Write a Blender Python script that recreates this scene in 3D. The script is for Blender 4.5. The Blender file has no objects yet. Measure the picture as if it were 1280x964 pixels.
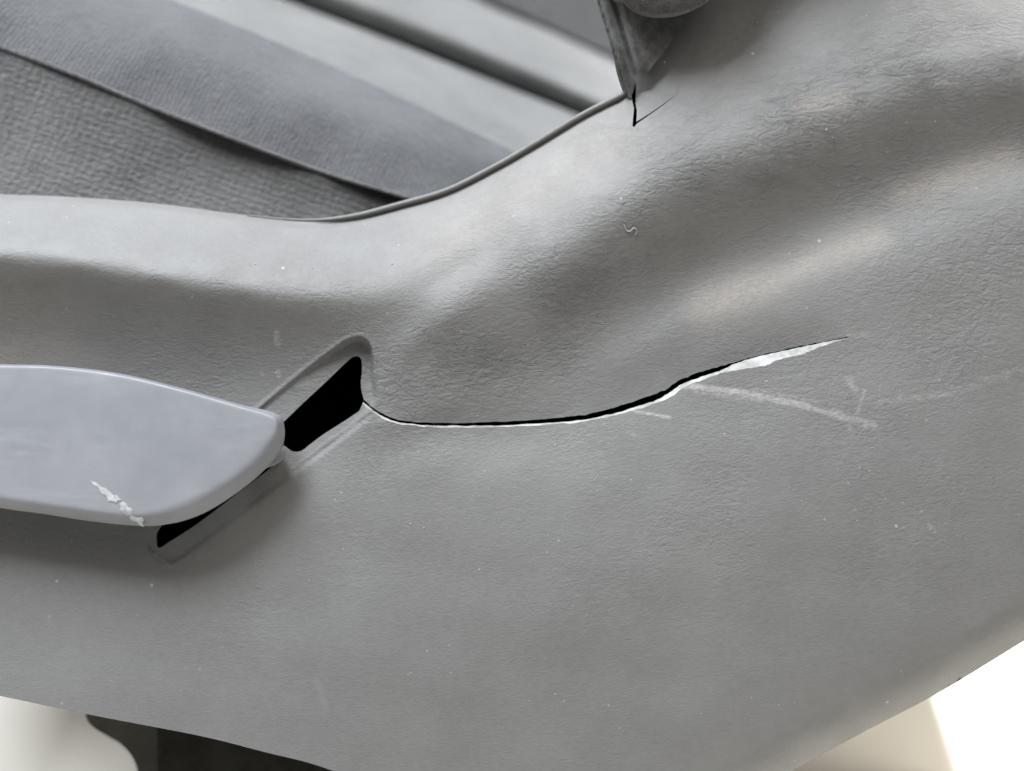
import bpy, math, random
import numpy as np
from mathutils import Matrix, Vector
from mathutils.geometry import delaunay_2d_cdt

random.seed(4); np.random.seed(4)
scn = bpy.context.scene
COL = scn.collection
R = math.radians

# ---------------------------------------------------------------- frame, camera, light
# The seat is laid out in its own frame: x along the seat, z up the trim, y into the seat.
# TILT turns that frame into the world (the camera looks down on the seat side).
D = 0.42            # camera to trim
S = 0.0003125       # metres per photo pixel on the trim
PITCH = 27
TILT = Matrix.Rotation(R(-PITCH), 4, 'X')
FLOOR_Z = -0.30

cam = bpy.data.cameras.new('camera'); camo = bpy.data.objects.new('camera', cam); COL.objects.link(camo)
camo.matrix_world = TILT @ Matrix.Translation((0, -D, 0)) @ Matrix.Rotation(R(90), 4, 'X')
cam.sensor_width = 36; cam.lens = 36 * D / (1280 * S)
cam.clip_start = 0.01; cam.clip_end = 50
cam.dof.use_dof = True; cam.dof.focus_distance = D + 0.004; cam.dof.aperture_fstop = 2.3
scn.camera = camo

world = bpy.data.worlds.new('World'); scn.world = world; world.use_nodes = True
bg = world.node_tree.nodes['Background']
bg.inputs[0].default_value = (0.93, 0.95, 1.0, 1); bg.inputs[1].default_value = 0.15
scn.view_settings.view_transform = 'Standard'; scn.view_settings.look = 'None'
scn.view_settings.exposure = 0.27; scn.view_settings.gamma = 1

def lamp(name, kind, loc, target, power, color, size=0.5, size_y=None, cone=None):
    l = bpy.data.lights.new(name, kind); l.energy = power; l.color = color
    if kind == 'AREA':
        l.shape = 'RECTANGLE'; l.size = size; l.size_y = size_y or size
    if kind == 'SPOT':
        l.spot_size = R(cone); l.spot_blend = 0.6; l.shadow_soft_size = size
    o = bpy.data.objects.new(name, l); COL.objects.link(o)
    o.location = loc
    o.rotation_euler = (Vector(target) - Vector(loc)).to_track_quat('-Z', 'Y').to_euler()
    return o
lamp('cool_key_light', 'AREA', (-0.5, 0.02, 1.30), (0, 0, 0), 35.0, (0.88, 0.93, 1.0), 0.9, 0.5)  # added area lamp standing in for cool skylight from upper left
lamp('warm_fill_light', 'AREA', (0.6, -0.42, 1.38), (0, 0, 0), 7.5, (1.0, 0.94, 0.86), 1.0, 1.0)  # added soft warm fill from the right, out of view
lamp('floor_fill_right', 'SPOT', (0.75, 0.75, 0.9), (0.42, 0.30, FLOOR_Z), 300, (1, 0.99, 0.97), 0.08, cone=50)  # added spot that blows out the floor at right
lamp('floor_fill_left', 'SPOT', (-1.0, -0.3, 0.3), (-0.46, 0.08, FLOOR_Z), 14, (1, 0.97, 0.92), 0.08, cone=38)  # added spot that brightens the floor at lower left

# ---------------------------------------------------------------- helpers
def P(px, py, h=0.0):
    """trim-frame point; h = millimetres in front of the trim's middle plane"""
    y = -h * 0.001
    k = (D + y) / D * S
    return ((px - 640) * k, y, (482 - py) * k)
def PA(p, h):
    y = -np.asarray(h) * 0.001
    k = (D + y) / D * S
    return np.stack([(p[:, 0] - 640) * k, y, (482 - p[:, 1]) * k], 1)

def thing(name, label, cat, loc, world_m=TILT, group=None):
    o = bpy.data.objects.new(name, None); COL.objects.link(o)
    o.empty_display_size = 0.02
    o.matrix_world = world_m @ Matrix.Translation(loc)
    o['label'] = label; o['category'] = cat
    if group: o['group'] = group
    return o
def link(name, V, F, mat, parent=None, smooth=None, label=None, attrs=None, origin=None):
    """mesh from trim-frame vertices"""
    V = np.asarray(V, float)
    off = np.zeros(3)
    if parent is not None:
        off = parent['_o'] if '_o' in parent else (0, 0, 0)
        off = np.array(off)
    me = bpy.data.meshes.new(name)
    me.from_pydata((V - off).tolist(), [], F)
    if smooth is None: smooth = [True] * len(F)
    elif isinstance(smooth, bool): smooth = [smooth] * len(F)
    me.polygons.foreach_set('use_smooth', smooth)
    if attrs:
        for k, a in attrs.items():
            at = me.attributes.new(k, 'FLOAT', 'POINT'); at.data.foreach_set('value', np.asarray(a, float))
    me.materials.append(mat); me.update()
    o = bpy.data.objects.new(name, me); COL.objects.link(o)
    if parent is not None:
        o.parent = parent; o['_o'] = off.tolist()
    else:
        o.matrix_world = TILT
    if label: o['label'] = label
    return o

def crom(pts, n=8, closed=False):
    p = [np.array(q, float) for q in pts]; N = len(p); out = []
    rng = range(N if closed else N - 1)
    for i in rng:
        a, b, c, d = (p[(i-1) % N], p[i], p[(i+1) % N], p[(i+2) % N]) if closed else \
            (p[max(i-1, 0)], p[i], p[i+1], p[min(i+2, N-1)])
        for k in range(n):
            t = k / n
            out.append(0.5 * ((2*b) + (-a+c)*t + (2*a-5*b+4*c-d)*t*t + (-a+3*b-3*c+d)*t**3))
    if not closed: out.append(p[-1])
    return np.array(out)
def inside(pts, poly):
    x, y = pts[:, 0], pts[:, 1]; r = np.zeros(len(pts), bool)
    n = len(poly); j = n - 1
    for i in range(n):
        xi, yi = poly[i]; xj, yj = poly[j]
        c = (yi > y) != (yj > y)
        with np.errstate(divide='ignore', invalid='ignore'):
            r ^= c & (x < (xj - xi) * (y - yi) / (yj - yi if yj != yi else 1e-9) + xi)
        j = i
    return r
def pdist(pts, line, closed=False):
    """distance, and parameter 0..1 along, to a polyline"""
    line = np.asarray(line, float); best = np.full(len(pts), 1e9); tt = np.zeros(len(pts))
    sgn = np.zeros(len(pts))
    L = np.r_[0, np.cumsum(np.linalg.norm(np.diff(line, axis=0), axis=1))]
    idx = range(len(line) - 1)
    segs = [(line[i], line[i+1], L[i]) for i in idx]
    if closed: segs.append((line[-1], line[0], L[-1]))
    for a, b, l0 in segs:
        ba = b - a; q = ba @ ba
        if q < 1e-12: continue
        pa = pts - a
        t = np.clip(pa @ ba / q, 0, 1)
        e = pa - t[:, None] * ba
        d = np.hypot(e[:, 0], e[:, 1]); m = d < best
        best[m] = d[m]; tt[m] = l0 + t[m] * math.sqrt(q)
        cr = ba[0]*pa[:, 1] - ba[1]*pa[:, 0]
        sgn[m] = np.sign(cr[m])
    return best, tt / max(L[-1], 1e-9), sgn
def sstep(a, b, x):
    t = np.clip((x - a) / (b - a), 0, 1); return t * t * (3 - 2 * t)
class TPS:
    def __init__(s, pts, lam=0.0):
        P_ = np.array(pts, float); s.c = P_[:, :2] / 300; z = P_[:, 2]; n = len(z)
        K = s.U(np.linalg.norm(s.c[:, None] - s.c[None], axis=2)) + lam * np.eye(n)
        A = np.zeros((n+3, n+3)); A[:n, :n] = K; A[:n, n] = 1; A[:n, n+1:] = s.c
        A[n, :n] = 1; A[n+1:, :n] = s.c.T
        s.w = np.linalg.solve(A, np.r_[z, 0, 0, 0])
    @staticmethod
    def U(r): return np.where(r > 1e-9, r * r * np.log(np.maximum(r, 1e-9)), 0)
    def __call__(s, p):
        p = np.asarray(p, float) / 300; out = np.zeros(len(p)); n = len(s.c)
        for i in range(0, len(p), 20000):
            q = p[i:i+20000]
            r = np.linalg.norm(q[:, None] - s.c[None], axis=2)
            out[i:i+20000] = s.U(r) @ s.w[:n] + s.w[n] + q @ s.w[n+1:]
        return out
def dens(poly, sp):
    out = []
    poly = np.asarray(poly, float)
    for i in range(len(poly)):
        a, b = poly[i], poly[(i+1) % len(poly)]
        k = max(1, int(np.linalg.norm(b - a) / sp))
        for j in range(k): out.append(a + (b - a) * j / k)
    return np.array(out)

def sheet(name, poly, hf, mat, parent, sp=5, holes=(), refine=(), thick=2.5, label=None, attrs=None, back=True, esp=None):
    """a solid sheet: outline and holes in photo pixels, height from hf (mm), real thickness"""
    esp = esp or sp
    rings = [dens(poly, esp)] + [dens(h, min(esp, 2.5)) for h in holes]
    lo, hi = rings[0].min(0), rings[0].max(0)
    gx, gy = np.meshgrid(np.arange(lo[0], hi[0], sp), np.arange(lo[1], hi[1], sp))
    g = np.stack([gx.ravel(), gy.ravel()], 1)
    pts = [g]
    keepd = np.full(len(g), sp)
    if refine:
        allm = np.zeros(len(g), bool); extra = []
        for line, rad, rs in refine:
            line = np.asarray(line, float)
            l2, h2 = line.min(0) - rad, line.max(0) + rad
            rx, ry = np.meshgrid(np.arange(l2[0], h2[0], rs), np.arange(l2[1], h2[1], rs))
            q = np.stack([rx.ravel(), ry.ravel()], 1)
            d, _, _ = pdist(q, line); q = q[d < rad]
            for _, l0, r0 in extra:
                x, _, _ = pdist(q, l0); q = q[x > r0]
            d, _, _ = pdist(g, line); allm |= d < rad
            extra.append((q, line, rad))
        g = g[~allm]; keepd = np.full(len(g), sp)
        pts = [g] + [e[0] for e in extra]
        keepd = np.concatenate([keepd] + [np.full(len(e[0]), 2.0) for e in extra])
    g = np.concatenate(pts)
    m = inside(g, rings[0])
    for h in rings[1:]: m &= ~inside(g, h)
    g = g[m]; keepd = keepd[m]
    for r_ in rings:
        d, _, _ = pdist(g, r_, True); k = d > keepd * 0.35
        g = g[k]; keepd = keepd[k]
    verts, edges = [], []
    for r_ in rings:
        b = len(verts); verts += [Vector(v) for v in r_.tolist()]
        edges += [(b + i, b + (i+1) % len(r_)) for i in range(len(r_))]
    verts += [Vector(v) for v in g.tolist()]
    vo, eo, fo, *_ = delaunay_2d_cdt(verts, edges, [], 0, 1e-4)
    vo = np.array([(v[0], v[1]) for v in vo]); fo = np.array([f for f in fo if len(f) == 3])
    c = vo[fo].mean(1); m = inside(c, rings[0])
    for h in rings[1:]: m &= ~inside(c, h)
    fo = fo[m]
    a, b, cc = vo[fo[:, 0]], vo[fo[:, 1]], vo[fo[:, 2]]
    area = (b[:, 0]-a[:, 0])*(cc[:, 1]-a[:, 1]) - (b[:, 1]-a[:, 1])*(cc[:, 0]-a[:, 0])
    fo = fo[np.abs(area) > 1e-6]; area = area[np.abs(area) > 1e-6]
    fo[area > 0] = fo[area > 0][:, ::-1]       # px y runs down: make normals face the camera
    used = np.unique(fo); rm = -np.ones(len(vo), int); rm[used] = np.arange(len(used))
    vo = vo[used]; fo = rm[fo]
    h = hf(vo); A = PA(vo, h); B = PA(vo, h - thick)
    n = len(vo)
    eds = np.concatenate([fo[:, [0, 1]], fo[:, [1, 2]], fo[:, [2, 0]]])
    es = set(map(tuple, eds.tolist()))
    bd = [e for e in es if (e[1], e[0]) not in es]
    V = [A]; F = fo.tolist(); sm = [True] * len(F)
    base = n
    if back:
        V.append(B); F += (fo[:, ::-1] + n).tolist(); sm += [True] * len(fo); base = 2 * n
    bv = sorted({v for e in bd for v in e}); ix = {v: i for i, v in enumerate(bv)}; nb = len(bv)
    V += [A[bv], B[bv]]
    F += [(base + ix[e[1]], base + ix[e[0]], base + nb + ix[e[0]], base + nb + ix[e[1]]) for e in bd]
    sm += [True] * len(bd)
    at = None
    if attrs:
        at = {}
        for k, f in attrs.items():
            a_ = f(vo); at[k] = np.concatenate([a_] + ([a_] if back else []) + [a_[bv], a_[bv]])
    return link(name, np.concatenate(V), F, mat, parent, sm, label, at)

def tube(name, pts, rad, mat, parent, n=10, label=None, squash=1.0):
    pts = [np.array(p, float) for p in pts]; V = []; F = []
    for i, p in enumerate(pts):
        t = pts[min(i+1, len(pts)-1)] - pts[max(i-1, 0)]; t /= np.linalg.norm(t)
        u = np.cross(t, [0, 1, 0]); u /= np.linalg.norm(u); w = np.cross(t, u)
        r = rad[i] if isinstance(rad, (list, np.ndarray)) else rad(i / (len(pts)-1)) if callable(rad) else rad
        for k in range(n):
            a = 2*math.pi*k/n; V.append(p + r*(math.cos(a)*u + squash*math.sin(a)*w))
    for i in range(len(pts)-1):
        for k in range(n):
            F.append((i*n+k, i*n+(k+1) % n, (i+1)*n+(k+1) % n, (i+1)*n+k))
    F.append(tuple(range(n))[::-1]); F.append(tuple((len(pts)-1)*n+k for k in range(n)))
    return link(name, V, F, mat, parent, True, label)

# ---------------------------------------------------------------- materials
class NT:
    def __init__(s, name):
        s.m = bpy.data.materials.new(name); s.m.use_nodes = True; s.t = s.m.node_tree
        s.b = s.t.nodes['Principled BSDF']; s.l = s.t.links
        s.co = s.t.nodes.new('ShaderNodeTexCoord').outputs['Object']
    def n(s, typ, **kw):
        x = s.t.nodes.new(typ)
        for k, v in kw.items():
            if k.startswith('_'): setattr(x, k[1:], v)
        return x
    def set(s, sock, v):
        if isinstance(v, bpy.types.NodeSocket): s.l.new(v, sock)
        else: sock.default_value = v
    def math(s, op, a, b=None, clamp=False, c=None):
        x = s.n('ShaderNodeMath', _operation=op, _use_clamp=clamp); s.set(x.inputs[0], a)
        if b is not None: s.set(x.inputs[1], b)
        if c is not None: s.set(x.inputs[2], c)
        return x.outputs[0]
    def vm(s, op, a, b=None):
        x = s.n('ShaderNodeVectorMath', _operation=op); s.set(x.inputs[0], a)
        if b is not None:
            s.set(x.inputs['Scale'] if op == 'SCALE' else x.inputs[1], b)
        return x.outputs['Value'] if op in ('DOT_PRODUCT', 'LENGTH') else x.outputs[0]
    def noise(s, scale, detail=4, rough=0.55, vec=None, dist=0.0):
        x = s.n('ShaderNodeTexNoise'); s.set(x.inputs['Vector'], vec or s.co)
        x.inputs['Scale'].default_value = scale; x.inputs['Detail'].default_value = detail
        x.inputs['Roughness'].default_value = rough; x.inputs['Distortion'].default_value = dist
        return x.outputs[0]
    def voro(s, scale, feat='DISTANCE_TO_EDGE', vec=None):
        x = s.n('ShaderNodeTexVoronoi', _feature=feat); s.set(x.inputs['Vector'], vec or s.co)
        x.inputs['Scale'].default_value = scale
        return x.outputs[0]
    def mapping(s, rot=(0, 0, 0), scale=(1, 1, 1), vec=None):
        x = s.n('ShaderNodeMapping'); s.set(x.inputs[0], vec or s.co)
        x.inputs['Rotation'].default_value = rot; x.inputs['Scale'].default_value = scale
        return x.outputs[0]
    def ramp(s, v, a, b, lo=0.0, hi=1.0):
        x = s.n('ShaderNodeMapRange', _interpolation_type='SMOOTHSTEP'); s.set(x.inputs[0], v)
        for i, q in enumerate((a, b, lo, hi)): s.set(x.inputs[1+i], q)
        return x.outputs[0]
    def mix(s, f, a, b):
        x = s.n('ShaderNodeMix', _data_type='RGBA'); s.set(x.inputs[0], f)
        s.set(x.inputs[6], a if isinstance(a, bpy.types.NodeSocket) else (*a, 1))
        s.set(x.inputs[7], b if isinstance(b, bpy.types.NodeSocket) else (*b, 1))
        return x.outputs[2]
    def attr(s, name):
        x = s.n('ShaderNodeAttribute'); x.attribute_name = name; return x.outputs['Fac']
    def bump(s, h, strength, dist, normal=None):
        x = s.n('ShaderNodeBump'); s.set(x.inputs['Strength'], strength); x.inputs['Distance'].default_value = dist
        s.set(x.inputs['Height'], h)
        if normal: s.set(x.inputs['Normal'], normal)
        return x.outputs[0]
    def fin(s, color, rough, normal=None, spec=0.5, sheen=0.0):
        s.set(s.b.inputs['Base Color'], color if isinstance(color, bpy.types.NodeSocket) else (*color, 1))
        s.set(s.b.inputs['Roughness'], rough)
        s.b.inputs['Specular IOR Level'].default_value = spec
        if sheen:
            s.b.inputs['Sheen Weight'].default_value = sheen; s.b.inputs['Sheen Roughness'].default_value = 0.5
        if normal: s.set(s.b.inputs['Normal'], normal)
        return s.m

# ---------------------------------------------------------------- shape of the trim
cols = {
 -160: [(200, -30), (240, -22), (275, -11), (300, -3), (312, 0), (328, -2.5), (365, -10), (415, -18.5), (460, -21), (600, -19), (700, -16), (800, -12.5), (860, -10)],
 0: [(205, -38), (243, -24), (280, -11), (305, -3), (318, 0), (334, -2.5), (370, -10), (420, -18), (460, -20.5), (520, -20.5), (600, -19), (700, -16), (800, -11), (880, -7.5)],
 100: [(205, -38), (247, -25), (288, -11), (314, -3), (328, 0), (343, -2.5), (378, -10), (425, -17.5), (470, -20)],
 200: [(210, -38), (255, -26), (300, -12), (332, -3), (345, 0), (360, -2.5), (395, -9.5), (440, -16), (500, -19), (600, -17.5), (700, -15), (780, -10.5), (850, -7.5), (920, -6)],
 300: [(220, -38), (267, -26), (312, -12.5), (345, -3), (360, -0.3), (376, -2.5), (408, -8.5), (445, -13.5), (500, -16), (580, -14)],
 400: [(230, -37), (274, -26), (320, -13), (354, -3.6), (370, -1), (388, -2.4), (418, -7), (450, -10.5), (500, -12.0), (560, -10.5), (650, -8), (800, -5), (960, -4)],
 480: [(220, -36), (262, -26), (305, -14), (345, -5), (368, -2), (395, -3), (435, -5.5), (480, -7), (530, -7), (600, -6)],
 560: [(200, -35), (237, -25), (280, -14), (325, -6), (352, -2.2), (385, -1.2), (430, -3.6), (480, -7.2), (530, -9.4), (575, -6.8), (650, -4), (800, -2.5), (960, -4)],
 630: [(160, -33), (204, -23.5), (250, -13), (290, -6), (325, -2.2), (355, -0.6), (395, -2.4), (440, -6), (490, -9), (530, -10), (590, -6), (680, -3)],
 700: [(110, -32), (160, -21), (200, -13), (240, -6.5), (280, -1.6), (312, 0.8), (350, -0.6), (400, -5), (450, -8.6), (515, -10.5), (565, -6.8), (640, -3), (750, -1.2), (960, -3.5)],
 780: [(60, -32), (110, -20), (150, -11), (195, -3.6), (235, 1.4), (265, 2.6), (315, -0.8), (365, -5.6), (410, -8.0), (450, -8.8), (495, -9.2), (545, -5.6), (630, -2)],
 850: [(20, -32), (60, -21), (100, -12.0), (145, -3.6), (180, 2.2), (208, 4.4), (250, 2.6), (305, -3.2), (350, -7.6), (375, -8.0), (405, -7.2), (450, -8.2), (495, -5.6), (570, -1.8), (700, 0), (850, -2), (990, -6)],
 1000: [(-100, -48), (-40, -30), (20, -13), (70, -3.0), (110, 3.6), (140, 6.8), (168, 7.0), (210, 3.6), (255, -1.8), (295, -5.2), (322, -5.4), (350, -3.6), (385, -3.0), (430, -3.4), (520, -0.2), (620, 1.5), (700, 1.2), (850, -1.5), (960, -6)],
 1150: [(-140, -40), (-70, -20), (0, -4), (45, 5), (80, 9.8), (108, 10.2), (145, 7.4), (195, 2.4), (235, -0.4), (265, 0.4), (300, 2.8), (350, 3.0), (420, 1.2), (520, 2.2), (700, 1.5), (800, -1), (880, -5)],
 1280: [(-140, -34), (-60, -15), (0, 0), (40, 8.5), (75, 12.6), (105, 12.4), (160, 6.6), (195, 5.0), (235, 7.2), (320, 6.8), (420, 5), (600, 3), (740, -1), (810, -4)],
 1440: [(-140, -30), (0, 3), (50, 11), (90, 14), (130, 12), (200, 8.5), (400, 7), (600, 3), (740, -2)],
}
_rx = np.arange(-260, 1560, 4.0)
_ry = np.interp(_rx, [-160, 0, 100, 200, 300, 400, 480, 560, 630, 700, 780, 850, 1000, 1150, 1280, 1440],
                [312, 318, 328, 345, 360, 371, 368, 352, 322, 280, 232, 190, 136, 96, 84, 84])
_k = np.exp(-(np.arange(-40, 41) * 4 / 42.0) ** 2); _k /= _k.sum()
_ry = np.convolve(np.pad(_ry, 40, 'edge'), _k, 'valid')
def ridge(x): return np.interp(x, _rx, _ry)
def _warp(x, y): return np.stack([np.asarray(x, float) * 0.45, np.asarray(y, float) - ridge(x)], 1)
_pp = []
_off = {0: 318, 100: 328, 200: 345, 300: 360, 400: 371, 480: 368, -160: 312}
for x, l in cols.items():
    for y, h in l:
        dy = float(ridge(x)) - _off.get(x, float(ridge(x)))
        _pp.append((x * 0.45, y + dy - float(ridge(x)), h))
_body = TPS(_pp, 0.0012)
def body(p):
    h = _body(_warp(p[:, 0], p[:, 1]))
    # the long swell of the shoulder and the hollow under it
    d, t, sg = pdist(p, crom([(560, 520), (700, 440), (850, 350), (1000, 268), (1150, 218), (1300, 190), (1440, 180)], 5))
    h = h - 2.2 * np.exp(-(d / 52) ** 2) * sstep(0, .2, t)
    d, t, sg = pdist(p, crom([(600, 370), (700, 292), (850, 200), (1000, 140), (1150, 90), (1300, 78), (1440, 78)], 5))
    return h + 1.6 * np.exp(-(d / 48) ** 2) * sstep(0, .15, t)

TOP = crom([(-160, 238), (0, 243), (100, 247), (200, 255), (300, 268), (380, 275), (440, 270), (500, 255), (560, 237), (620, 207), (672, 177), (730, 142), (783, 116)], 10)
OUT = np.concatenate([TOP, crom([(790, 92), (800, 55), (822, 0), (840, -60), (860, -140)], 6),
     [(1440, -140)], crom([(1440, 705), (1360, 752), (1290, 795), (1240, 826), (1170, 868), (1080, 915), (985, 966), (880, 1020), (740, 1060), (600, 1045), (480, 990), (400, 958), (330, 940), (250, 920), (110, 893), (0, 870), (-160, 838)], 6)])
LOWEDGE = crom([(1440, 705), (1360, 752), (1290, 795), (1240, 826), (1170, 868), (1080, 915), (985, 966), (880, 1020), (740, 1060)], 6)

# crack: U = edge of the upper piece, S_ = deep edge of the broken face, L_ = outer lip of the lower piece
def rough(line, amp, seed, taper=True):
    r = np.random.RandomState(seed); n = len(line)
    j = r.randn(n) * amp
    j = np.convolve(j, [0.3, 0.4, 0.3], 'same')
    if taper: j[:2] = 0; j[-2:] = 0
    o = line.copy(); o[:, 1] += j; return o
U = rough(crom([(455, 500), (468, 511), (484, 520), (505, 526), (550, 529), (620, 527.5), (700, 522), (750, 514.5), (800, 499), (830, 488), (848, 476), (872, 466), (900, 458), (925, 451), (960, 441.5), (1000, 433), (1022, 428.5), (1062, 421)], 16), 0.55, 2)
S_ = rough(crom([(454, 502.5), (467, 513), (483, 522.5), (504, 528.5), (550, 532), (620, 531.8), (700, 527.8), (750, 521), (800, 507.5), (832, 494), (851, 481), (876, 471.5), (900, 463.5), (925, 452.5), (960, 443), (1000, 434.5), (1022, 429.5), (1062, 421.6)], 16), 0.5, 5)
L_ = rough(crom([(453, 505.2), (466, 515.2), (482, 524.7), (503, 530.7), (550, 534.1), (620, 533.9), (700, 529.9), (750, 523.2), (800, 510.7), (834, 498.5), (856, 484), (880, 474), (903, 466), (930, 461.5), (958, 456.5), (972, 450), (1002, 443), (1024, 434), (1062, 422.2)], 16)[np.linspace(0, 288, 273).astype(int)], 0.6, 8)
HOLE = np.array([(356, 526), (380, 503), (410, 475), (436, 450), (443, 446), (449, 446), (452, 452), (452.5, 465), (451, 478), (452, 490)], float)
HLOW = np.array([(449, 514), (428, 528), (403, 544), (387, 556), (376, 564), (365, 564), (355, 557), (352, 561), (345, 579), (290, 622), (245, 656), (214, 676), (199, 685), (196, 676), (200, 660), (235, 625), (300, 574), (335, 544)], float)
OPEN = np.concatenate([crom(HOLE, 3), U, L_[::-1], crom(HLOW, 4)])
RIM = crom([(335, 500), (380, 463), (425, 430), (440, 422.5), (452, 421.5), (462, 430), (467, 445), (468, 470), (471, 492), (466, 508), (440, 534), (400, 563), (350, 602), (300, 642), (255, 678), (222, 702), (205, 704), (188, 690), (184, 670), (205, 625), (270, 555)], 6, True)
RIM_BEAD = crom([(250, 572), (300, 530), (335, 500), (380, 463), (425, 430), (440, 422.5), (452, 421.5), (462, 430), (467, 445), (468, 470), (471, 492)], 6)
SLIT = np.array([(788, 102), (795, 102), (795, 118), (794, 128), (796, 138), (795.8, 148), (795.2, 152.5), (812, 142), (828, 131), (845, 118.5), (828.5, 132), (812.5, 143.2), (795.6, 155), (793, 159), (790.5, 157.5), (791.5, 146), (792.5, 136), (790, 124), (789, 112)], float)

def slot_plane(p):
    c = np.array([452., 452.]); a = np.array([-0.72, 0.694]); n = np.array([0.694, 0.72])
    q = p - c; al = q @ a; pe = q @ n - 24
    return -11.5 - 0.0125 * al + 0.02 * np.minimum(pe, 0) + 0.085 * np.maximum(pe, 0)
def trim_h(p):
    h = body(p)
    # slot flange, sunk and nearly flat
    d, _, _ = pdist(p, RIM, True); near = (d < 40) | inside(p, RIM)
    sd = np.where(inside(p, RIM), d, -d)
    w = sstep(-1.5, 6, sd)
    h = np.where(near, h * (1 - w) + np.minimum(slot_plane(p), h - 0.6) * w, h)
    d2, t2, _ = pdist(p, RIM_BEAD)
    h = h + 0.75 * np.exp(-(d2 / 3.2) ** 2) * sstep(0, .08, t2) * sstep(1.0, .86, t2)
    dg, tg, _ = pdist(p, crom([(468, 514), (430, 543), (380, 580), (300, 640), (240, 688)], 5))
    h = h - 1.0 * np.exp(-(dg / 3.6) ** 2) * sstep(0, .08, tg) * sstep(1, .7, tg)
    # crack: upper piece pushed in, curls towards the crack
    d3, t3, _ = pdist(p, (U + L_) / 2)
    up = p[:, 1] < np.interp(p[:, 0], ((U + L_) / 2)[:, 0], ((U + L_) / 2)[:, 1])
    ins = (p[:, 0] > 452) & (p[:, 0] < 1075)
    amp = np.interp(t3, [0, .08, .3, .55, .68, .8, .93, 1], [0.5, 1.0, 1.7, 2.5, 3.4, 3.0, 1.4, 0.0])
    h = h - np.where(up & ins, amp * np.exp(-(d3 / 24) ** 1.3), 0)
    h = h + np.where(~up & ins, 0.35 * amp * np.exp(-(d3 / 30) ** 1.5), 0)
    # top edge: raised lip with a groove right of the dip
    d4, t4, _ = pdist(p, TOP)
    g = sstep(0.5, 0.62, t4) * sstep(1.0, .985, t4)
    h = h - 1.9 * g * np.exp(-((d4 - 6) / 2.6) ** 2) - 1.2 * (1 - g) * np.exp(-(d4 / 4) ** 2)
    # lower right edge rolls away
    d5, t5, _ = pdist(p, LOWEDGE)
    h = h - 10 * np.clip(1 - d5 / 50, 0, 1) ** 2.2
    # little lift beside the slit, sag left of it
    d6, t6, s6 = pdist(p, np.array([(792., 100), (794, 158), (845, 118.5)]))
    tri = inside(p, np.array([(794., 100), (795.5, 157), (845, 119), (870, 60)]))
    h = h + np.where(tri, -0.9 * np.exp(-(d6 / 22)), 0)
    # crease running up the shoulder, wavy hand-formed unevenness
    d7, t7, _ = pdist(p, crom([(872, 118), (905, 88), (940, 58), (985, 22), (1030, -20)], 6))
    h = h + 0.55 * np.exp(-(d7 / 5) ** 2) * sstep(0, .2, t7)
    x, y = p[:, 0], p[:, 1]
    h = h + 0.25 * np.sin(x / 61 + y / 97) * np.sin(y / 53 - x / 118 + 1.3) + 0.18 * np.sin(x / 29 - y / 37 + 2) * np.sin(x / 47 + y / 23)
    # faint hollow fold below the shoulder and faint dent
    d8, t8, _ = pdist(p, crom([(500, 372), (560, 345), (610, 312), (665, 275)], 5))
    h = h - 1.2 * np.exp(-(d8 / 16) ** 2) * sstep(0, .35, t8) * sstep(1, .4, t8)
    d9, t9, _ = pdist(p, crom([(482, 478), (505, 440), (545, 405), (600, 365), (670, 315)], 5))
    h = h + 1.3 * np.exp(-(d9 / 22) ** 2) * sstep(0, .25, t9) * sstep(1, .4, t9)
    return h
def grain_w(p):
    d, _, _ = pdist(p, crom([(480, 470), (620, 430), (740, 350), (880, 250), (1000, 180), (1150, 110), (1290, 90), (1440, 80)], 4))
    g = np.exp(-(d / 75) ** 2)
    x, y = p[:, 0], p[:, 1]
    g = g + 0.20 * sstep(500, 800, x) + 0.08
    g = g + 0.35 * sstep(1050, 1280, x) * sstep(80, 200, y) * sstep(620, 430, y)
    g = g + 0.3 * sstep(520, 350, x) * sstep(300, 350, y)
    return np.clip(g, 0.05, 1.3) * sstep(900, 640, y) * 0.9 + 0.1

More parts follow.
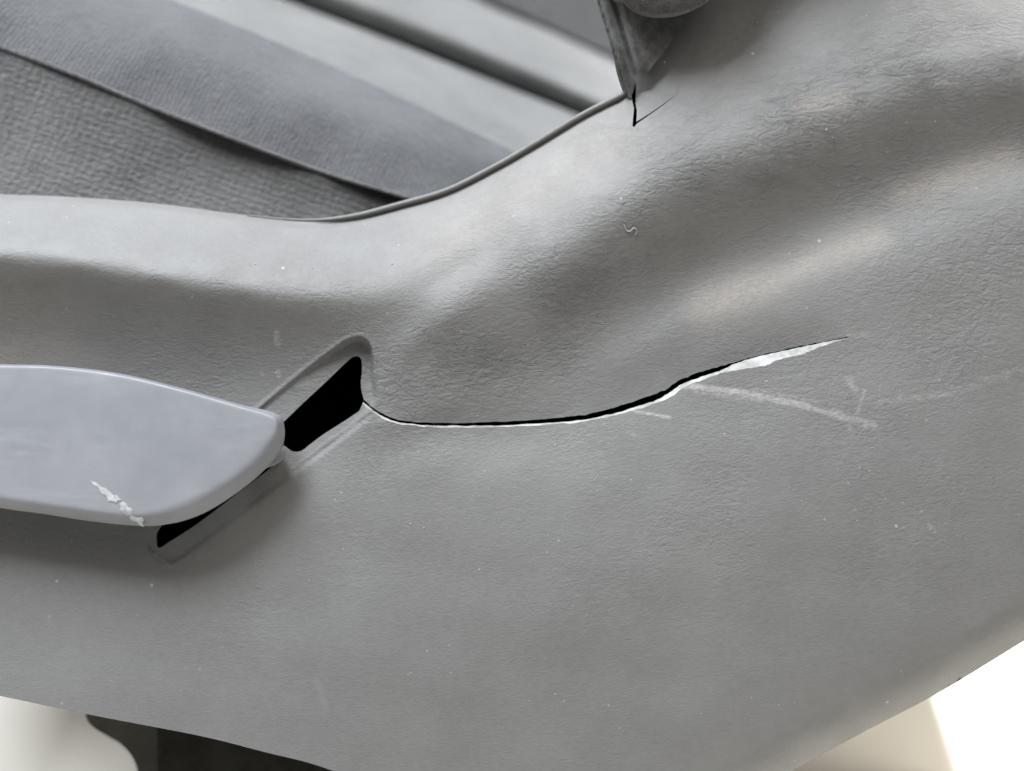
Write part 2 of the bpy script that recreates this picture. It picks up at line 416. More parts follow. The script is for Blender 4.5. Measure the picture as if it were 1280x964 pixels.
MARKS = [   # x0, y0, x1, y1, radius, strength, kind, crisp
    (850, 481, 925, 490, 3.6, 0.75, 'pale', 1),
    (915, 488, 1010, 508, 4, 0.65, 'pale', 1),
    (1000, 506, 1050, 521, 3.2, 0.6, 'pale', 1),
    (870, 490, 960, 502, 2.5, 0.45, 'pale', 1),
    (1040, 516, 1092, 532, 4.7, 0.5, 'pale', 1),
    (1062, 472, 1068, 486, 5, 0.45, 'pale', 1),
    (1080, 488, 1072, 516, 2.5, 0.45, 'pale', 1),
    (1060, 520, 1064, 538, 3.2, 0.35, 'pale', 1),
    (1098, 503, 1140, 500, 2.5, 0.35, 'pale', 1),
    (1125, 497, 1185, 494, 2.9, 0.4, 'pale', 1),
    (1060, 420, 1085, 418, 3, 0.4, 'pale', 1),
    (785, 512, 838, 522, 1.8, 0.7, 'pale', 1),
    (785, 540, 800, 546, 2.5, 0.4, 'pale', 1),
    (346, 417, 347, 431, 4, 0.5, 'pale', 1),
    (347, 464, 348, 470, 2.9, 0.45, 'pale', 1),
    (327, 466, 329, 468, 2, 0.6, 'pale', 1),
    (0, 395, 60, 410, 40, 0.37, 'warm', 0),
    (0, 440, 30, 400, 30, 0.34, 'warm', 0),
    (450, 590, 500, 560, 26, 0.38, 'dark', 0),
    (410, 615, 440, 595, 16, 0.28, 'dark', 0),
    (480, 610, 530, 590, 16, 0.25, 'dark', 0),
    (885, 384, 960, 352, 24, 0.62, 'warm', 0),  # this and next two: part rub, part warm reflection painted into the colour
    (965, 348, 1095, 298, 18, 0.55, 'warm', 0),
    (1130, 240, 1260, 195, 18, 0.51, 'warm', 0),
    (395, 850, 408, 885, 3, 0.12, 'warm', 1),
    (1185, 492, 1235, 478, 4, 0.35, 'pale', 1),
    (1225, 478, 1300, 455, 5, 0.32, 'pale', 1),
    (1150, 500, 1190, 486, 2, 0.35, 'pale', 1),
    (940, 486, 1030, 504, 2, 0.4, 'pale', 1),
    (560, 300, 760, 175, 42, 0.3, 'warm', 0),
    (330, 620, 230, 720, 12, 0.2, 'pale', 0),
    (192, 693, 212, 707, 1.6, 0.6, 'pale', 1),
    (1160, 655, 1168, 664, 2.5, 0.4, 'pale', 1),
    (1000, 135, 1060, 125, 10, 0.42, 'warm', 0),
    (1020, 180, 1050, 160, 9, 0.3, 'pale', 0),
    (1170, 103, 1195, 104, 3, 0.5, 'pale', 1),
    (870, 75, 975, 10, 24, 0.35, 'dark', 0),  # shadow under the backrest hem, painted in
]
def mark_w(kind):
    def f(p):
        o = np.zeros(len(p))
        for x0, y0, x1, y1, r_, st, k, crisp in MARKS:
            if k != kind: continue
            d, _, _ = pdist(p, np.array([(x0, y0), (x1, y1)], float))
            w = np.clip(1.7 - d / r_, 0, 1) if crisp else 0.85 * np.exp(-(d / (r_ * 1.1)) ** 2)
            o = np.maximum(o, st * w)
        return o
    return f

# ---------------------------------------------------------------- trim plastic
def trim_material():
    m = NT('grey_grained_plastic')
    warp = m.noise(35, 3, 0.5)
    # grain: stretched along the shoulder's run
    dirv = m.mapping((0, R(22), 0), (0.55, 1, 1.0))
    wn = m.n('ShaderNodeTexNoise'); m.set(wn.inputs['Vector'], dirv); wn.inputs['Scale'].default_value = 160; wn.inputs['Detail'].default_value = 3
    dv = m.vm('ADD', dirv, m.vm('SCALE', m.vm('SUBTRACT', wn.outputs[1], (0.5, 0.5, 0.5)), 0.003))
    cr = m.ramp(m.voro(300, vec=dv), 0.0, 0.22)
    fine = m.math('ADD', m.noise(1500, 4, 0.65), m.math('MULTIPLY', m.ramp(m.voro(720, vec=dv), 0.0, 0.3), 0.55))
    mid = m.noise(560, 6, 0.72, vec=dv)
    rdg = m.math('ABSOLUTE', m.math('SUBTRACT', m.noise(215, 5, 0.62, vec=dv, dist=0.6), 0.5))
    patch = m.ramp(m.noise(26, 3, 0.55), 0.40, 0.64)
    g = m.attr('grain')
    gg = m.math('MULTIPLY', g, m.math('ADD', 0.5, m.math('MULTIPLY', patch, 0.7)))
    h2 = m.math('ADD', m.math('MULTIPLY', mid, 2.2), m.math('ADD', m.math('MULTIPLY', cr, 0.22), m.math('MULTIPLY', m.math('MINIMUM', rdg, 0.07), 7.0)))
    nrm = m.bump(h2, m.math('MULTIPLY', gg, 1.0), 0.00046)
    nrm = m.bump(fine, 0.42, 0.00014, nrm)
    nrm = m.bump(m.noise(90, 4, 0.5), 0.14, 0.0006, nrm)
    # colour: grey plastic, dusty film
    dust = m.ramp(m.noise(14, 6, 0.7), 0.3, 0.75)
    col = m.mix(dust, (0.188, 0.185, 0.178), (0.222, 0.218, 0.209))
    mott = m.ramp(m.noise(300, 4, 0.7), 0.35, 0.7)
    col = m.mix(m.math('MULTIPLY', mott, 0.25), col, (0.25, 0.246, 0.237))
    col = m.mix(m.math('MULTIPLY', m.math('SUBTRACT', 1.0, cr), m.math('MULTIPLY', gg, 0.10)), col, (0.13, 0.13, 0.13))
    # scuffs and rub marks plus painted reflection and hem shadow (broken up by the grain)
    br = m.math('ADD', m.math('MULTIPLY', m.noise(420, 5, 0.75), 1.0), m.math('MULTIPLY', m.noise(2200, 3, 0.7), 0.6))
    def wear_shade(name, colr, gain):
        nonlocal col
        a_ = m.attr(name)
        k = m.math('MULTIPLY', m.ramp(m.math('ADD', m.math('MULTIPLY', br, 2.2), a_), 1.7, 2.8), m.math('MULTIPLY', a_, gain), True)
        col = m.mix(k, col, colr)
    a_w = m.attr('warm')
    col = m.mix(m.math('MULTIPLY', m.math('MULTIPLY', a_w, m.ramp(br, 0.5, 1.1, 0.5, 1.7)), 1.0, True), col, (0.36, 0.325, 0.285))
    wear_shade('dark', (0.10, 0.098, 0.09), 1.5)
    wear_shade('pale', (0.45, 0.44, 0.415), 1.2)
    # specks of dust
    v = m.n('ShaderNodeTexVoronoi', _feature='F1'); m.set(v.inputs['Vector'], m.co); v.inputs['Scale'].default_value = 75
    sp = m.ramp(v.outputs['Distance'], 0.06, 0.04)
    sc = m.n('ShaderNodeSeparateColor'); m.set(sc.inputs[0], v.outputs['Color'])
    sel = m.ramp(sc.outputs[0], 0.80, 0.86)
    siz = m.math('MULTIPLY', m.math('MULTIPLY', sp, sel), 0.5)
    col = m.mix(siz, col, (0.62, 0.60, 0.56))
    v2 = m.n('ShaderNodeTexVoronoi', _feature='F1'); m.set(v2.inputs['Vector'], m.co); v2.inputs['Scale'].default_value = 210
    sc2 = m.n('ShaderNodeSeparateColor'); m.set(sc2.inputs[0], v2.outputs['Color'])
    sp2 = m.math('MULTIPLY', m.ramp(v2.outputs['Distance'], 0.12, 0.07), m.math('MULTIPLY', m.ramp(sc2.outputs[1], 0.86, 0.9), 0.32))
    col = m.mix(sp2, col, (0.55, 0.54, 0.5))
    rgh = m.ramp(m.noise(60, 5, 0.6), 0.3, 0.7, 0.54, 0.62)
    return m.fin(col, rgh, nrm, 0.5)
M_trim = trim_material()

def simple(name, c1, c2, rough, nscale=120, bump=0.2, bd=0.0003, spec=0.5, sheen=0, fine=1200):
    m = NT(name)
    col = m.mix(m.ramp(m.noise(nscale, 5, 0.6), 0.3, 0.7), c1, c2)
    n = m.bump(m.noise(fine, 4, 0.6), bump, bd)
    return m.fin(col, rough, n, spec, sheen)
M_break = simple('torn_plastic', (0.24, 0.24, 0.23), (0.56, 0.56, 0.54), 0.75, 110, 0.5, 0.0004, 0.3)
M_black = simple('black_gap_shade', (0.004, 0.004, 0.004), (0.006, 0.006, 0.006), 0.95, spec=0.02)
def lever_material():
    m = NT('pale_lever_plastic')
    col = m.mix(m.ramp(m.noise(25, 4, 0.6), 0.3, 0.7), (0.232, 0.237, 0.252), (0.285, 0.289, 0.302))
    smear = m.noise(60, 5, 0.7, vec=m.mapping((0, R(30), 0), (0.25, 1, 1.4)))
    col = m.mix(m.math('MULTIPLY', m.ramp(smear, 0.5, 0.75), 0.5), col, (0.36, 0.365, 0.38))
    v = m.n('ShaderNodeTexVoronoi', _feature='F1'); m.set(v.inputs['Vector'], m.co); v.inputs['Scale'].default_value = 160
    sc = m.n('ShaderNodeSeparateColor'); m.set(sc.inputs[0], v.outputs['Color'])
    k = m.math('MULTIPLY', m.ramp(v.outputs['Distance'], 0.10, 0.06), m.math('MULTIPLY', m.ramp(sc.outputs[1], 0.90, 0.94), 0.5))
    col = m.mix(k, col, (0.22, 0.22, 0.24))
    n = m.bump(m.noise(900, 4, 0.6), 0.25, 0.0001)
    n = m.bump(m.noise(120, 3, 0.5), 0.3, 0.0004, n)
    return m.fin(col, m.ramp(m.noise(150, 4, 0.6), 0.3, 0.7, 0.36, 0.5), n, 0.5)
M_lever = lever_material()
M_chip = simple('chipped_white_plastic', (0.34, 0.34, 0.35), (0.54, 0.54, 0.54), 0.5, 500, 0.3, 0.0004)

def fabric(name, c1, c2, ang, rib, weave, dust=0.3):
    m = NT(name)
    v = m.mapping((0, R(ang), 0), (1, 1, 1))
    wv = m.n('ShaderNodeTexWave', _bands_direction='Z'); m.set(wv.inputs['Vector'], v)
    wv.inputs['Scale'].default_value = weave; wv.inputs['Distortion'].default_value = 4.5; wv.inputs['Detail'].default_value = 2
    wv.inputs['Detail Scale'].default_value = 3
    wx = m.n('ShaderNodeTexWave', _bands_direction='X'); m.set(wx.inputs['Vector'], v)
    wx.inputs['Scale'].default_value = weave * 0.8; wx.inputs['Distortion'].default_value = 5.0; wx.inputs['Detail'].default_value = 2
    h = m.math('ADD', m.math('MULTIPLY', wv.outputs[1], rib), m.math('MULTIPLY', wx.outputs[1], 0.6))
    h = m.math('ADD', h, m.math('MULTIPLY', m.noise(420, 6, 0.8), 4.2))
    cloud = m.ramp(m.noise(22, 7, 0.72), 0.35, 0.65)
    col = m.mix(cloud, c1, c2)
    nap = m.ramp(m.noise(700, 4, 0.75, vec=m.mapping((0, R(ang), 0), (0.45, 1, 1))), 0.35, 0.7)
    col = m.mix(m.math('MULTIPLY', nap, dust), col, tuple(min(1, c * 1.9) for c in c2))
    lint = m.ramp(m.noise(160, 3, 0.6, vec=m.mapping((0, R(-20), 0), (0.35, 1, 1.6))), 0.70, 0.78)
    col = m.mix(m.math('MULTIPLY', lint, 0.35), col, (0.42, 0.41, 0.40))
    n = m.bump(h, 0.75, 0.0006)
    n = m.bump(m.noise(60, 4, 0.55), 0.5, 0.0015, n)
    return m.fin(col, 0.95, n, 0.1, 0.6)
M_fab_top = fabric('grey_seat_cloth', (0.075, 0.077, 0.083), (0.115, 0.117, 0.124), -22, 0.3, 190, 0.4)
M_fab_side = fabric('ribbed_seat_cloth', (0.055, 0.053, 0.049), (0.105, 0.103, 0.10), -19, 1.0, 105, 0.55)
M_fab_pleat = fabric('light_seat_cloth', (0.15, 0.148, 0.14), (0.23, 0.227, 0.216), -24, 0.4, 200, 0.2)
M_fab_skirt = simple('charcoal_velour', (0.075, 0.073, 0.068), (0.15, 0.147, 0.14), 0.95, 260, 0.9, 0.0005, 0.1, 0.5, 800)
M_fab_dark = fabric('dark_back_cloth', (0.085, 0.083, 0.08), (0.11, 0.108, 0.104), -25, 0.3, 160, 0.2)
M_under = simple('brown_black_felt', (0.024, 0.0225, 0.019), (0.042, 0.039, 0.033), 0.95, 60, 0.3, 0.0005, 0.1, 0.1)
M_under2 = simple('brown_grey_felt', (0.085, 0.08, 0.066), (0.115, 0.108, 0.09), 0.95, 60, 0.3, 0.0005, 0.1, 0.1)
M_floor = simple('cream_floor_paint', (0.64, 0.61, 0.54), (0.69, 0.66, 0.59), 0.5, 6, 0.1, 0.0005)
M_box = simple('cream_box_plastic', (0.60, 0.56, 0.50), (0.64, 0.60, 0.54), 0.5, 10, 0.1, 0.0003)

# ---------------------------------------------------------------- setting
def plain(name, V, F, mat, mw=None):
    me = bpy.data.meshes.new(name); me.from_pydata(V, [], F); me.materials.append(mat); me.update()
    o = bpy.data.objects.new(name, me); COL.objects.link(o)
    if mw: o.matrix_world = mw
    return o
fl = plain('floor', [(-6, -6, FLOOR_Z), (6, -6, FLOOR_Z), (6, 6, FLOOR_Z), (-6, 6, FLOOR_Z)], [(0, 1, 2, 3)], M_floor)
fl['kind'] = 'structure'

# ---------------------------------------------------------------- the seat
seat = thing('car_seat', 'grey car seat with cracked plastic side trim, pale lever and dusty cloth cushion', 'car seat', P(500, 1040, -60))
seat['_o'] = list(P(500, 1040, -60))

mk_ref = [(np.array([(m_[0], m_[1]), (m_[2], m_[3])], float), m_[4] * 1.7 + 1, 2.0) for m_ in MARKS if m_[7] and m_[4] < 8]
edge_ref = [(U, 13, 2.0), (np.concatenate([RIM, RIM[:1]]), 12, 2.0), (TOP, 12, 2.2), (np.array([(790., 95), (794, 158), (846, 118)]), 9, 2.0)]
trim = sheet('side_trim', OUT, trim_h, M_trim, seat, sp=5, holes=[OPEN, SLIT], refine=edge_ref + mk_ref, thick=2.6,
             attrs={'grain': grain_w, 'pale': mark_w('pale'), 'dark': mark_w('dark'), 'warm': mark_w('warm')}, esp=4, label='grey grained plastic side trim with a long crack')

# broken face of the lower piece
def strip(name, lineA, lineB, hA, hB, mat, parent, label=None, mid=None):
    n = min(len(lineA), len(lineB)); V = []; F = []
    hA_ = hA(lineA[:n]); hB_ = hB(lineB[:n])
    A = PA(lineA[:n], hA_); B = PA(lineB[:n], hB_); C = PA(lineB[:n], hB_ - 4)
    V = np.concatenate([A, (A*0.6+B*0.4) + np.random.randn(n, 1)*[[0, 0.00012, 0]], B, C])
    for i in range(n-1):
        for k in range(3):
            F.append((k*n+i, k*n+i+1, (k+1)*n+i+1, (k+1)*n+i))
    return link(name, V, F, mat, parent, True, label)
def hS(p):
    _, t, _ = pdist(p, L_); return trim_h(np.asarray(L_)[:len(p)]) - np.interp(np.linspace(0, 1, len(p)), [0, .1, .8, 1], [1.2, 1.8, 3.0, 0.4])
L_in = L_.copy(); L_in[:, 1] += 0.4
strip('broken_edge', L_in, S_, lambda p: trim_h(L_) + 0.05, hS, M_break, trim, 'pale torn plastic face along the lower lip of the crack')

# raised lip along the top edge
lip = TOP[int(len(TOP)*0.34):]
lp = PA(lip + [0, 0.2], trim_h(lip + [0, 3]) - 0.9 + 1.8 * sstep(0, .35, np.linspace(0, 1, len(lip))))
tube('edge_lip', lp, lambda t: 0.00035 + 0.00075 * float(sstep(0, .35, t)), M_trim, trim, 10)

# unseen slab running back under the cushion, added to shade the floor
ys = Vector((0, math.cos(R(PITCH)), math.sin(R(PITCH)))); zs = Vector((0, -math.sin(R(PITCH)), math.cos(R(PITCH))))
V = [tuple(Vector((x, 0.095, -0.05)) + ys * a_ + zs * b_) for x in (-0.34, 0.27) for a_ in (0, 0.46) for b_ in (0, 0.035)]
link('seat_shade_slab', V, [(0, 1, 3, 2), (4, 6, 7, 5), (0, 4, 5, 1), (2, 3, 7, 6), (1, 5, 7, 3), (0, 2, 6, 4)], M_fab_dark, seat, False)

# added black box standing in for the shade behind slot and crack
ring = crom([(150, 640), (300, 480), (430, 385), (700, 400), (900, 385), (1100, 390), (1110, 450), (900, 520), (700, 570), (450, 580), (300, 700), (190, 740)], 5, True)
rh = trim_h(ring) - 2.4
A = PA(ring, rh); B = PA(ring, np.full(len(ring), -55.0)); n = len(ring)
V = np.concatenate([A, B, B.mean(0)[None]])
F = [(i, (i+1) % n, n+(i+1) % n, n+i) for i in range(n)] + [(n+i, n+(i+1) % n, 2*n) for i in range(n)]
link('black_backing', V, F, M_black, seat, False)

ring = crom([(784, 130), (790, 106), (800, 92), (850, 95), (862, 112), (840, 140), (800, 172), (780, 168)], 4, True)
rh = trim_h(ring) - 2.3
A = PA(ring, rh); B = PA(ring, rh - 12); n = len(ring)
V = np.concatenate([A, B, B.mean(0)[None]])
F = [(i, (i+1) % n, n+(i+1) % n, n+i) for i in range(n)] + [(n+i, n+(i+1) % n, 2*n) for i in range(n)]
link('black_backing', V, F, M_black, seat, False)  # second added black pocket, stands in for the shade inside the slit

# ---------------------------------------------------------------- lever
Fp = [(-150, 455), (0, 458), (70, 460), (150, 470), (230, 489), (300, 509), (331, 518), (343, 525), (342, 538), (329, 558), (305, 584), (270, 608), (230, 628), (195, 640), (160, 643), (100, 636), (40, 627), (0, 621), (-150, 595), (-200, 560), (-215, 515), (-195, 472)]
Bp = [(-152, 452.5), (0, 455.5), (70, 457.5), (150, 467), (230, 486), (300, 505.5), (340, 515), (353, 524), (356, 545), (349, 566), (325, 593), (295, 617), (258, 640), (222, 653), (180, 657.5), (120, 652.5), (50, 642), (0, 635), (-152, 610), (-206, 570), (-222, 515), (-200, 468)]
Fc, Bc = crom(Fp, 8, True), crom(Bp, 8, True)
lev = bpy.data.objects.new('adjuster_lever', None)
def lever_h(p): return 6.0 + 0.045 * (np.asarray(p)[:, 1] - 550) + 0.006 * np.asarray(p)[:, 0]
n = len(Fc); rings = []
rings.append(PA(Bc + (Fc - Bc) * 0.9, lever_h(Bc) - 8))
rings.append(PA(Bc + (Fc - Bc) * 0.25, lever_h(Bc) - 8))
rings.append(PA(Bc, lever_h(Bc) - 6.8))
for s in np.linspace(0, 1, 8):
    q = Bc + (Fc - Bc) * s
    rings.append(PA(q, lever_h(q) - 4.2 + 4.0 * (s - s ** 6 / 6) * 1.2))
cen = np.array([80., 548.])
for k in (0.985, 0.95, 0.85, 0.65, 0.4, 0.15):
    q = cen + (Fc - cen) * k
    q[:, 0] = Fc[:, 0] * k + cen[0] * (1 - k)
    rings.append(PA(q, lever_h(q) - 0.1 + 0.5 * (1 - k)))
V = np.concatenate(rings + [PA(cen[None], lever_h(cen[None]) + 0.35)])
m_ = len(rings); F = []
for r in range(m_ - 1):
    for i in range(n):
        j = (i+1) % n; F.append((r*n+i, r*n+j, (r+1)*n+j, (r+1)*n+i))
for i in range(n): F.append(((m_-1)*n+i, (m_-1)*n+(i+1) % n, m_*n))
F.append(tuple(range(n))[::-1])
bpy.data.objects.remove(lev)
lev = link('adjuster_lever', V, F, M_lever, seat, True, 'pale blue-grey adjuster lever with a chipped lower edge')
# stem into the slot
def block(name, quad_f, hf_, quad_b, hb_, mat, parent, lbl=None):
    qf = crom(quad_f, 4, True); qb = crom(quad_b, 4, True); n = len(qf)
    V = np.concatenate([PA(qf*.9+qf.mean(0)*.1, np.full(n, hf_+0.5)), PA(qf, np.full(n, hf_)), PA(qb, np.full(n, hb_))])
    F = [tuple(range(n))] + [(i, (i+1) % n, n+(i+1) % n, n+i)[::-1] for i in range(n)] + [(n+i, n+(i+1) % n, 2*n+(i+1) % n, 2*n+i)[::-1] for i in range(n)] + [tuple(2*n+i for i in range(n))[::-1]]
    return link(name, V, F, mat, parent, True, lbl)
block('stem', [(290, 560), (330, 540), (346, 552), (357, 568), (348, 579), (334, 585), (310, 592)], -8, [(288, 562), (326, 545), (340, 556), (349, 567), (340, 577), (328, 583), (308, 592)], -16, M_lever, lev)
# gouge shards
def shard(pts, lift, name='chipped_plastic'):
    def hf(p):
        c = p.mean(0); d, _, _ = pdist(p, np.array(pts, float), True)
        return lever_h(p) + 0.25 + lift * sstep(0, 4, d) - np.where(p[:, 1] > 638, (p[:, 1]-638)*0.12, 0)
    return sheet(name, pts, hf, M_chip, lev, sp=2.2, thick=1.2, esp=2)
shard([(113, 601), (120, 603), (126, 608), (133, 611), (141, 619), (146, 619), (152, 626), (147, 626), (146, 629), (139, 626), (136, 627), (133, 620), (127, 617), (124, 611), (117, 606)], 0.05)
shard([(149, 630), (153, 627), (158, 629), (160, 634), (166, 637), (166, 642), (173, 647), (177, 646), (180, 650), (178, 653), (180, 659), (175, 657), (171, 652), (165, 651), (161, 646), (155, 645), (154, 641), (150, 638), (151, 633)], 0.3)

# ---------------------------------------------------------------- cushion
cushion = sheet('cushion_side', np.concatenate([crom([(-160, 5), (0, 60), (100, 97), (170, 127), (280, 170), (400, 215), (500, 246), (535, 258)], 6),
        TOP[::-1][int(len(TOP)*0.34):] + [0, 14]]),
        TPS([(-160, 5, -34), (0, 60, -38), (170, 127, -40), (400, 215, -44), (535, 258, -46), (-160, 80, -38), (-160, 170, -33), (-160, 250, -24), (0, 110, -38.6), (0, 160, -38), (0, 205, -34), (0, 255, -27),
             (200, 185, -41.6), (200, 230, -40), (200, 265, -34), (400, 250, -45), (400, 290, -42), (300, 225, -43.2), (300, 275, -38), (520, 275, -48)], 0.0005),
        M_fab_side, seat, sp=6, thick=6, label='ribbed lower side of the seat cushion')
cushion_top_h = TPS([(-160, 5, -33.5), (0, 60, -37.5), (170, 127, -39.5), (400, 215, -43.5), (535, 258, -45.5),
      (-160, -60, -42), (0, 20, -41), (0, -50, -55), (100, 50, -44), (200, 95, -41.5), (200, 45, -49), (300, 125, -44), (300, 75, -54), (400, 165, -47), (400, 115, -57), (500, 205, -49), (500, 160, -58), (560, 225, -56), (620, 200, -62),
      (60, -70, -80), (215, 0, -78), (420, 88, -78), (530, 138, -76), (640, 190, -74), (-160, -160, -80), (600, 250, -56), (680, 225, -62)], 0.0005)
sheet('cushion_bolster', np.concatenate([crom([(-160, 5), (0, 60), (100, 97), (170, 127), (280, 170), (400, 215), (500, 246), (535, 258)], 6), [(600, 262), (700, 225), (705, 200)],
        crom([(668, 200), (635, 186), (530, 136), (420, 85), (320, 42), (215, 0), (60, -60), (-160, -140)], 6)]),
        cushion_top_h, M_fab_top, seat, sp=6, thick=8, label='blue-grey dusty top of the cushion bolster')
sm = crom([(-160, 3), (0, 58), (100, 95), (170, 125), (280, 168), (400, 213), (500, 244), (535, 256)], 6)
tube('seam_piping', PA(sm + [0, 1], cushion_top_h(sm) + 0.1), 0.0009, M_fab_side, cushion, 8)
def pleat(line1, line2, h1, h2, front, bulge, mat, label):
    """a soft padded band: steep front (share of the width), pillowed top"""
    a, b = crom(line1, 8), crom(line2, 8); n = min(len(a), len(b)); V = []; F = []; K = 22
    for k in range(K + 1):
        t = k / K
        q = a[:n] * (1 - t) + b[:n] * t
        tf = min(t / front, 1.0) if front else 1.0
        hh = h1 - 16 * (1 - tf) ** 2 if front else h1
        u = max(0.0, (t - front) / (1 - front))
        h = hh * (1 - u) + h2 * u + bulge * math.sin(math.pi * u) ** 0.8
        V.append(PA(q, np.full(n, h) + 1.5 * np.sin(q[:, 0] / 43 + t * 3)))
    V.append(PA(b[:n], np.full(n, h2 - 45))); V.append(PA(a[:n], np.full(n, h1 - 60)))
    V = np.concatenate(V); R_ = K + 3
    for k in range(R_):
        for i in range(n-1):
            F.append((k*n+i, k*n+i+1, ((k+1) % R_)*n+i+1, ((k+1) % R_)*n+i)[::-1])
    F.append(tuple(k*n for k in range(R_))); F.append(tuple(k*n+n-1 for k in range(R_))[::-1])
    return link('cushion_pleat', V, F, mat, seat, True, label)
pleat([(0, -75), (195, 8), (400, 95), (540, 160), (625, 200), (750, 258)], [(180, -75), (350, -2), (500, 56), (640, 112), (735, 150), (840, 195)], -83, -160, 0.0, 5, M_fab_pleat, 'light grey pleat next to the bolster')
pleat([(190, -80), (345, -8), (495, 50), (635, 106), (735, 148), (850, 192)], [(460, -70), (600, 0), (690, 40), (770, 78), (850, 120), (930, 160)], -165, -235, 0.34, 5, M_fab_pleat, 'light grey pleat nearest the backrest')
sheet('pleat_backing', [(-260, -260), (1000, -260), (1000, 60), (860, 160), (700, 225), (560, 235), (300, 240), (-260, 200)],  # added dark backing, stands in for shade in the gaps between pleats
      lambda p: np.where(p[:, 1] < -1e9, 0, -150 + 0.45 * (p[:, 1] - 200) - 0.12 * (p[:, 0] - 300)) , M_fab_dark, seat, sp=30, thick=30, label='dark sheet added beneath the cushion pleats to keep their gaps dark')
# dark backrest base
sheet('backrest', [(430, -200), (600, -6), (690, 34), (775, 74), (960, 170), (1200, 100), (1200, -220)],
      lambda p: -235 + 0.05 * (p[:, 1] + 50) + 3 * np.sin(p[:, 0] / 70), M_fab_dark, seat, sp=14, thick=40, label='dark cloth of the backrest behind the cushion')

# ---------------------------------------------------------------- cloth skirt hanging over the trim
def skirt_h(p):
    x, y = p[:, 0], p[:, 1]
    base = np.interp(y, [-80, 0, 60, 105, 120], [-2, -4, -7, -12, -14])
    u = (x - 748 - np.clip(y, -80, 120) * 0.30)
    f = np.exp(-((u - 18) / 5.0) ** 2) * -2.2 + np.exp(-((u - 8) / 4.5) ** 2) * 1.2 + np.exp(-((u - 30) / 7) ** 2) * 1.3
    fall = -np.clip(u - 30, 0, 200) * 0.22
    return base + 1.7 * f * sstep(118, 60, y) + fall * sstep(118, 20, y) - np.clip(3 - np.abs(u), 0, 3) * 0.4
sheet('backrest_skirt', np.concatenate([crom([(726, -80), (741, -20), (748, 8), (758, 40), (766, 68), (771, 92), (778, 114)], 5), crom([(786, 122), (791, 116), (794, 104)], 3),
      crom([(812, 88), (832, 62), (850, 36), (868, 12), (884, -8), (920, -60)], 5)]),
      skirt_h, M_fab_skirt, seat, sp=2.6, thick=1.6, esp=2.5, label='grey velour skirt of the backrest hanging to a point')
RB = 112 * 0.92
hp_, hr_ = [], []
for a_ in np.linspace(3, 90, 16):
    hp_.append((828, -86 + RB * math.cos(R(a_)))); hr_.append(RB * math.sin(R(a_)) * S)
for i, q in enumerate([(832, -130), (845, -180), (880, -240), (940, -310), (1030, -380), (1150, -440)]):
    hp_.append(q); hr_.append((RB + 5 * i * i) * S)
hp = PA(np.array(hp_, float), np.full(len(hp_), -2.0))
tube('backrest_cover', hp, hr_, M_fab_skirt, seat, 64, 'fuzzy rounded lower edge of the backrest cover')
# fuzz on hem and skirt
def fuzz(name, centers, rlen, mat, parent, wid=0.00006, seed=1):
    r = np.random.RandomState(seed); V = []; F = []
    for c, nrm in centers:
        d = nrm + r.randn(3) * 0.45; d /= np.linalg.norm(d); l = rlen * (0.4 + r.rand())
        u = np.cross(d, r.randn(3)); u /= np.linalg.norm(u)
        tip = c + d * l + r.randn(3) * l * 0.2
        b = len(V); V += [c - u*wid, c + u*wid, tip]; F.append((b, b+1, b+2))
    o = link(name, V, F, mat, parent, False); o['kind'] = 'stuff'; return o
r = np.random.RandomState(3); cs = []
cc = np.array(P(828, -86, -2.0))
for _ in range(16000):
    nrm = r.randn(3); nrm[2] = -abs(nrm[2]) * 1.6; nrm[1] = -abs(nrm[1]) * 0.7; nrm /= np.linalg.norm(nrm)
    cs.append((cc + nrm * (RB * S - 0.0003), nrm))
fuzz('hem_fuzz', cs, 0.0011, M_fab_skirt, seat)

# ---------------------------------------------------------------- under the trim: felt and bracket cover
sheet('under_felt', np.concatenate([crom([(104, 870), (108, 897), (118, 910), (136, 921), (152, 931), (165, 946), (172, 964), (178, 1000), (180, 1060)], 6), [(215, 1060), (212, 870)]]),
      lambda p: -46 + 0 * p[:, 0], M_under2, seat, sp=8, thick=10, label='brown-grey felt corner below the trim')
sheet('under_felt', [(196, 870), (198, 1080), (700, 1120), (640, 1000), (380, 880)], lambda p: -40 - 0.02 * (p[:, 0]-200), M_under, seat, sp=14, thick=10, label='near-black felt strip below the trim')

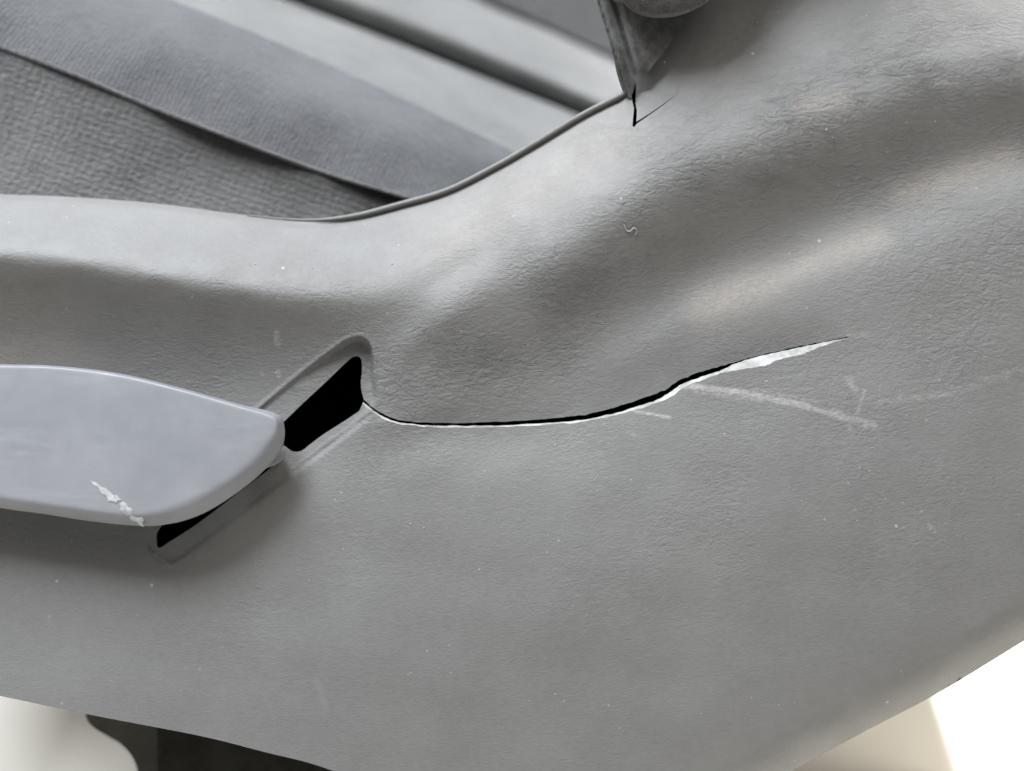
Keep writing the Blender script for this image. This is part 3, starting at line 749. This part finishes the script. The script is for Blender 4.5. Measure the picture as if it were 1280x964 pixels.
# ---------------------------------------------------------------- pale box behind, on the floor
def to_floor(px, py, z=FLOOR_Z):
    o = camo.matrix_world.translation; d = TILT.to_3x3() @ (Vector(P(px, py, 0)) - Vector((0, -D, 0)))
    t = (z - o.z) / d.z; return o + d * t
c0 = to_floor(1212, 985)
bw, bd_, bh, rr = 0.20, 0.13, 0.10, 0.012
bx = thing('cream_box', 'cream rounded box standing on the white floor beyond the trim', 'box', (0, 0, 0), Matrix.Translation((c0.x - bw/2, c0.y + bd_/2, FLOOR_Z)))
def rbox(w, d, h, r_, z0):
    V = []; F = []; pr = []
    for cx, cy, a0 in ((w/2-r_, d/2-r_, 0), (-w/2+r_, d/2-r_, 90), (-w/2+r_, -d/2+r_, 180), (w/2-r_, -d/2+r_, 270)):
        for k in range(7):
            a = R(a0 + 15*k); pr.append((cx + r_*math.cos(a), cy + r_*math.sin(a), math.cos(a), math.sin(a)))
    n = len(pr)
    prof = [(0, z0), (0, z0+h-0.004), (-0.0012, z0+h-0.0012), (-0.004, z0+h)]
    for o_, z in prof:
        for x, y, nx, ny in pr: V.append(((x+o_*nx) * (1 - 0.42*z/0.1), (y+o_*ny) * (1 - 0.2*z/0.1), z))
    for q in range(3):
        for i in range(n): F.append((q*n+i, q*n+(i+1) % n, (q+1)*n+(i+1) % n, (q+1)*n+i))
    F.append(tuple(3*n+i for i in range(n))); F.append(tuple(range(n))[::-1]); return V, F
V, F = rbox(bw, bd_, bh, rr, 0); o = plain('box_body', V, F, M_box); o.parent = bx

# crumbs and a curled fibre on the trim
def crumbs():
    r = np.random.RandomState(11); V = []; F = []
    spots = [(319, 330, 3.2), (347, 323, 2.4), (390, 335, 2.6), (490, 330, 3), (427, 300, 1.6), (480, 318, 1.5), (505, 296, 1.2), (345, 466, 2.4), (530, 485, 2.2), (597, 520, 2.0), (513, 655, 1.8), (530, 660, 1.6),
             (1020, 533, 1.8), (881, 33, 1.8), (1033, 162, 3.2), (1041, 172, 2.2), (1169, 152, 2.5), (1048, 232, 2.0), (968, 142, 3), (972, 150, 2.2), (1205, 34, 1.8), (890, 64, 1.6), (947, 28, 2), (973, 15, 2), (953, 103, 1.4), (831, 78, 3), (848, 36, 2), (776, 160, 1.5), (1083, 20, 2), (1140, 18, 2), (1170, 23, 2), (780, 478, 1.2), (716, 757, 1.6), (1090, 560, 1.4), (240, 372, 1.3)]
    for x, y, s in spots:
        h = float(trim_h(np.array([[x, y]], float))[0])
        c = np.array(P(x, y, h + 0.15)); b = len(V); k = 0.5 * s * S
        for dx, dy, dz in ((1, 0, 0), (-1, 0, .2), (0, 1, 0), (0, -1, 0), (.1, 0, 1), (0, 0, -1)):
            V.append(c + np.array([dx, dy*0.6, dz]) * k * (0.7 + 0.6 * r.rand()))
        for f in ((0, 2, 4), (2, 1, 4), (1, 3, 4), (3, 0, 4), (2, 0, 5), (1, 2, 5), (3, 1, 5), (0, 3, 5)): F.append(tuple(b + i for i in f))
    o = link('dust_crumbs', V, F, M_chip, None, False); o['kind'] = 'stuff'
    o['label'] = 'tiny pale dust crumbs scattered over the grey trim'; o['category'] = 'dust'
crumbs()
fb = crom([(780, 281), (783, 288), (788, 289), (792, 285), (796, 288), (794, 294)], 6)
fo_ = tube('lint_fibre', PA(fb, trim_h(fb) + 0.35), 0.00022, M_chip, None, 6)
fo_['label'] = 'tiny curled white lint fibre stuck on the upper trim'; fo_['category'] = 'lint'

for o in bpy.data.objects:
    if '_o' in o: del o['_o']
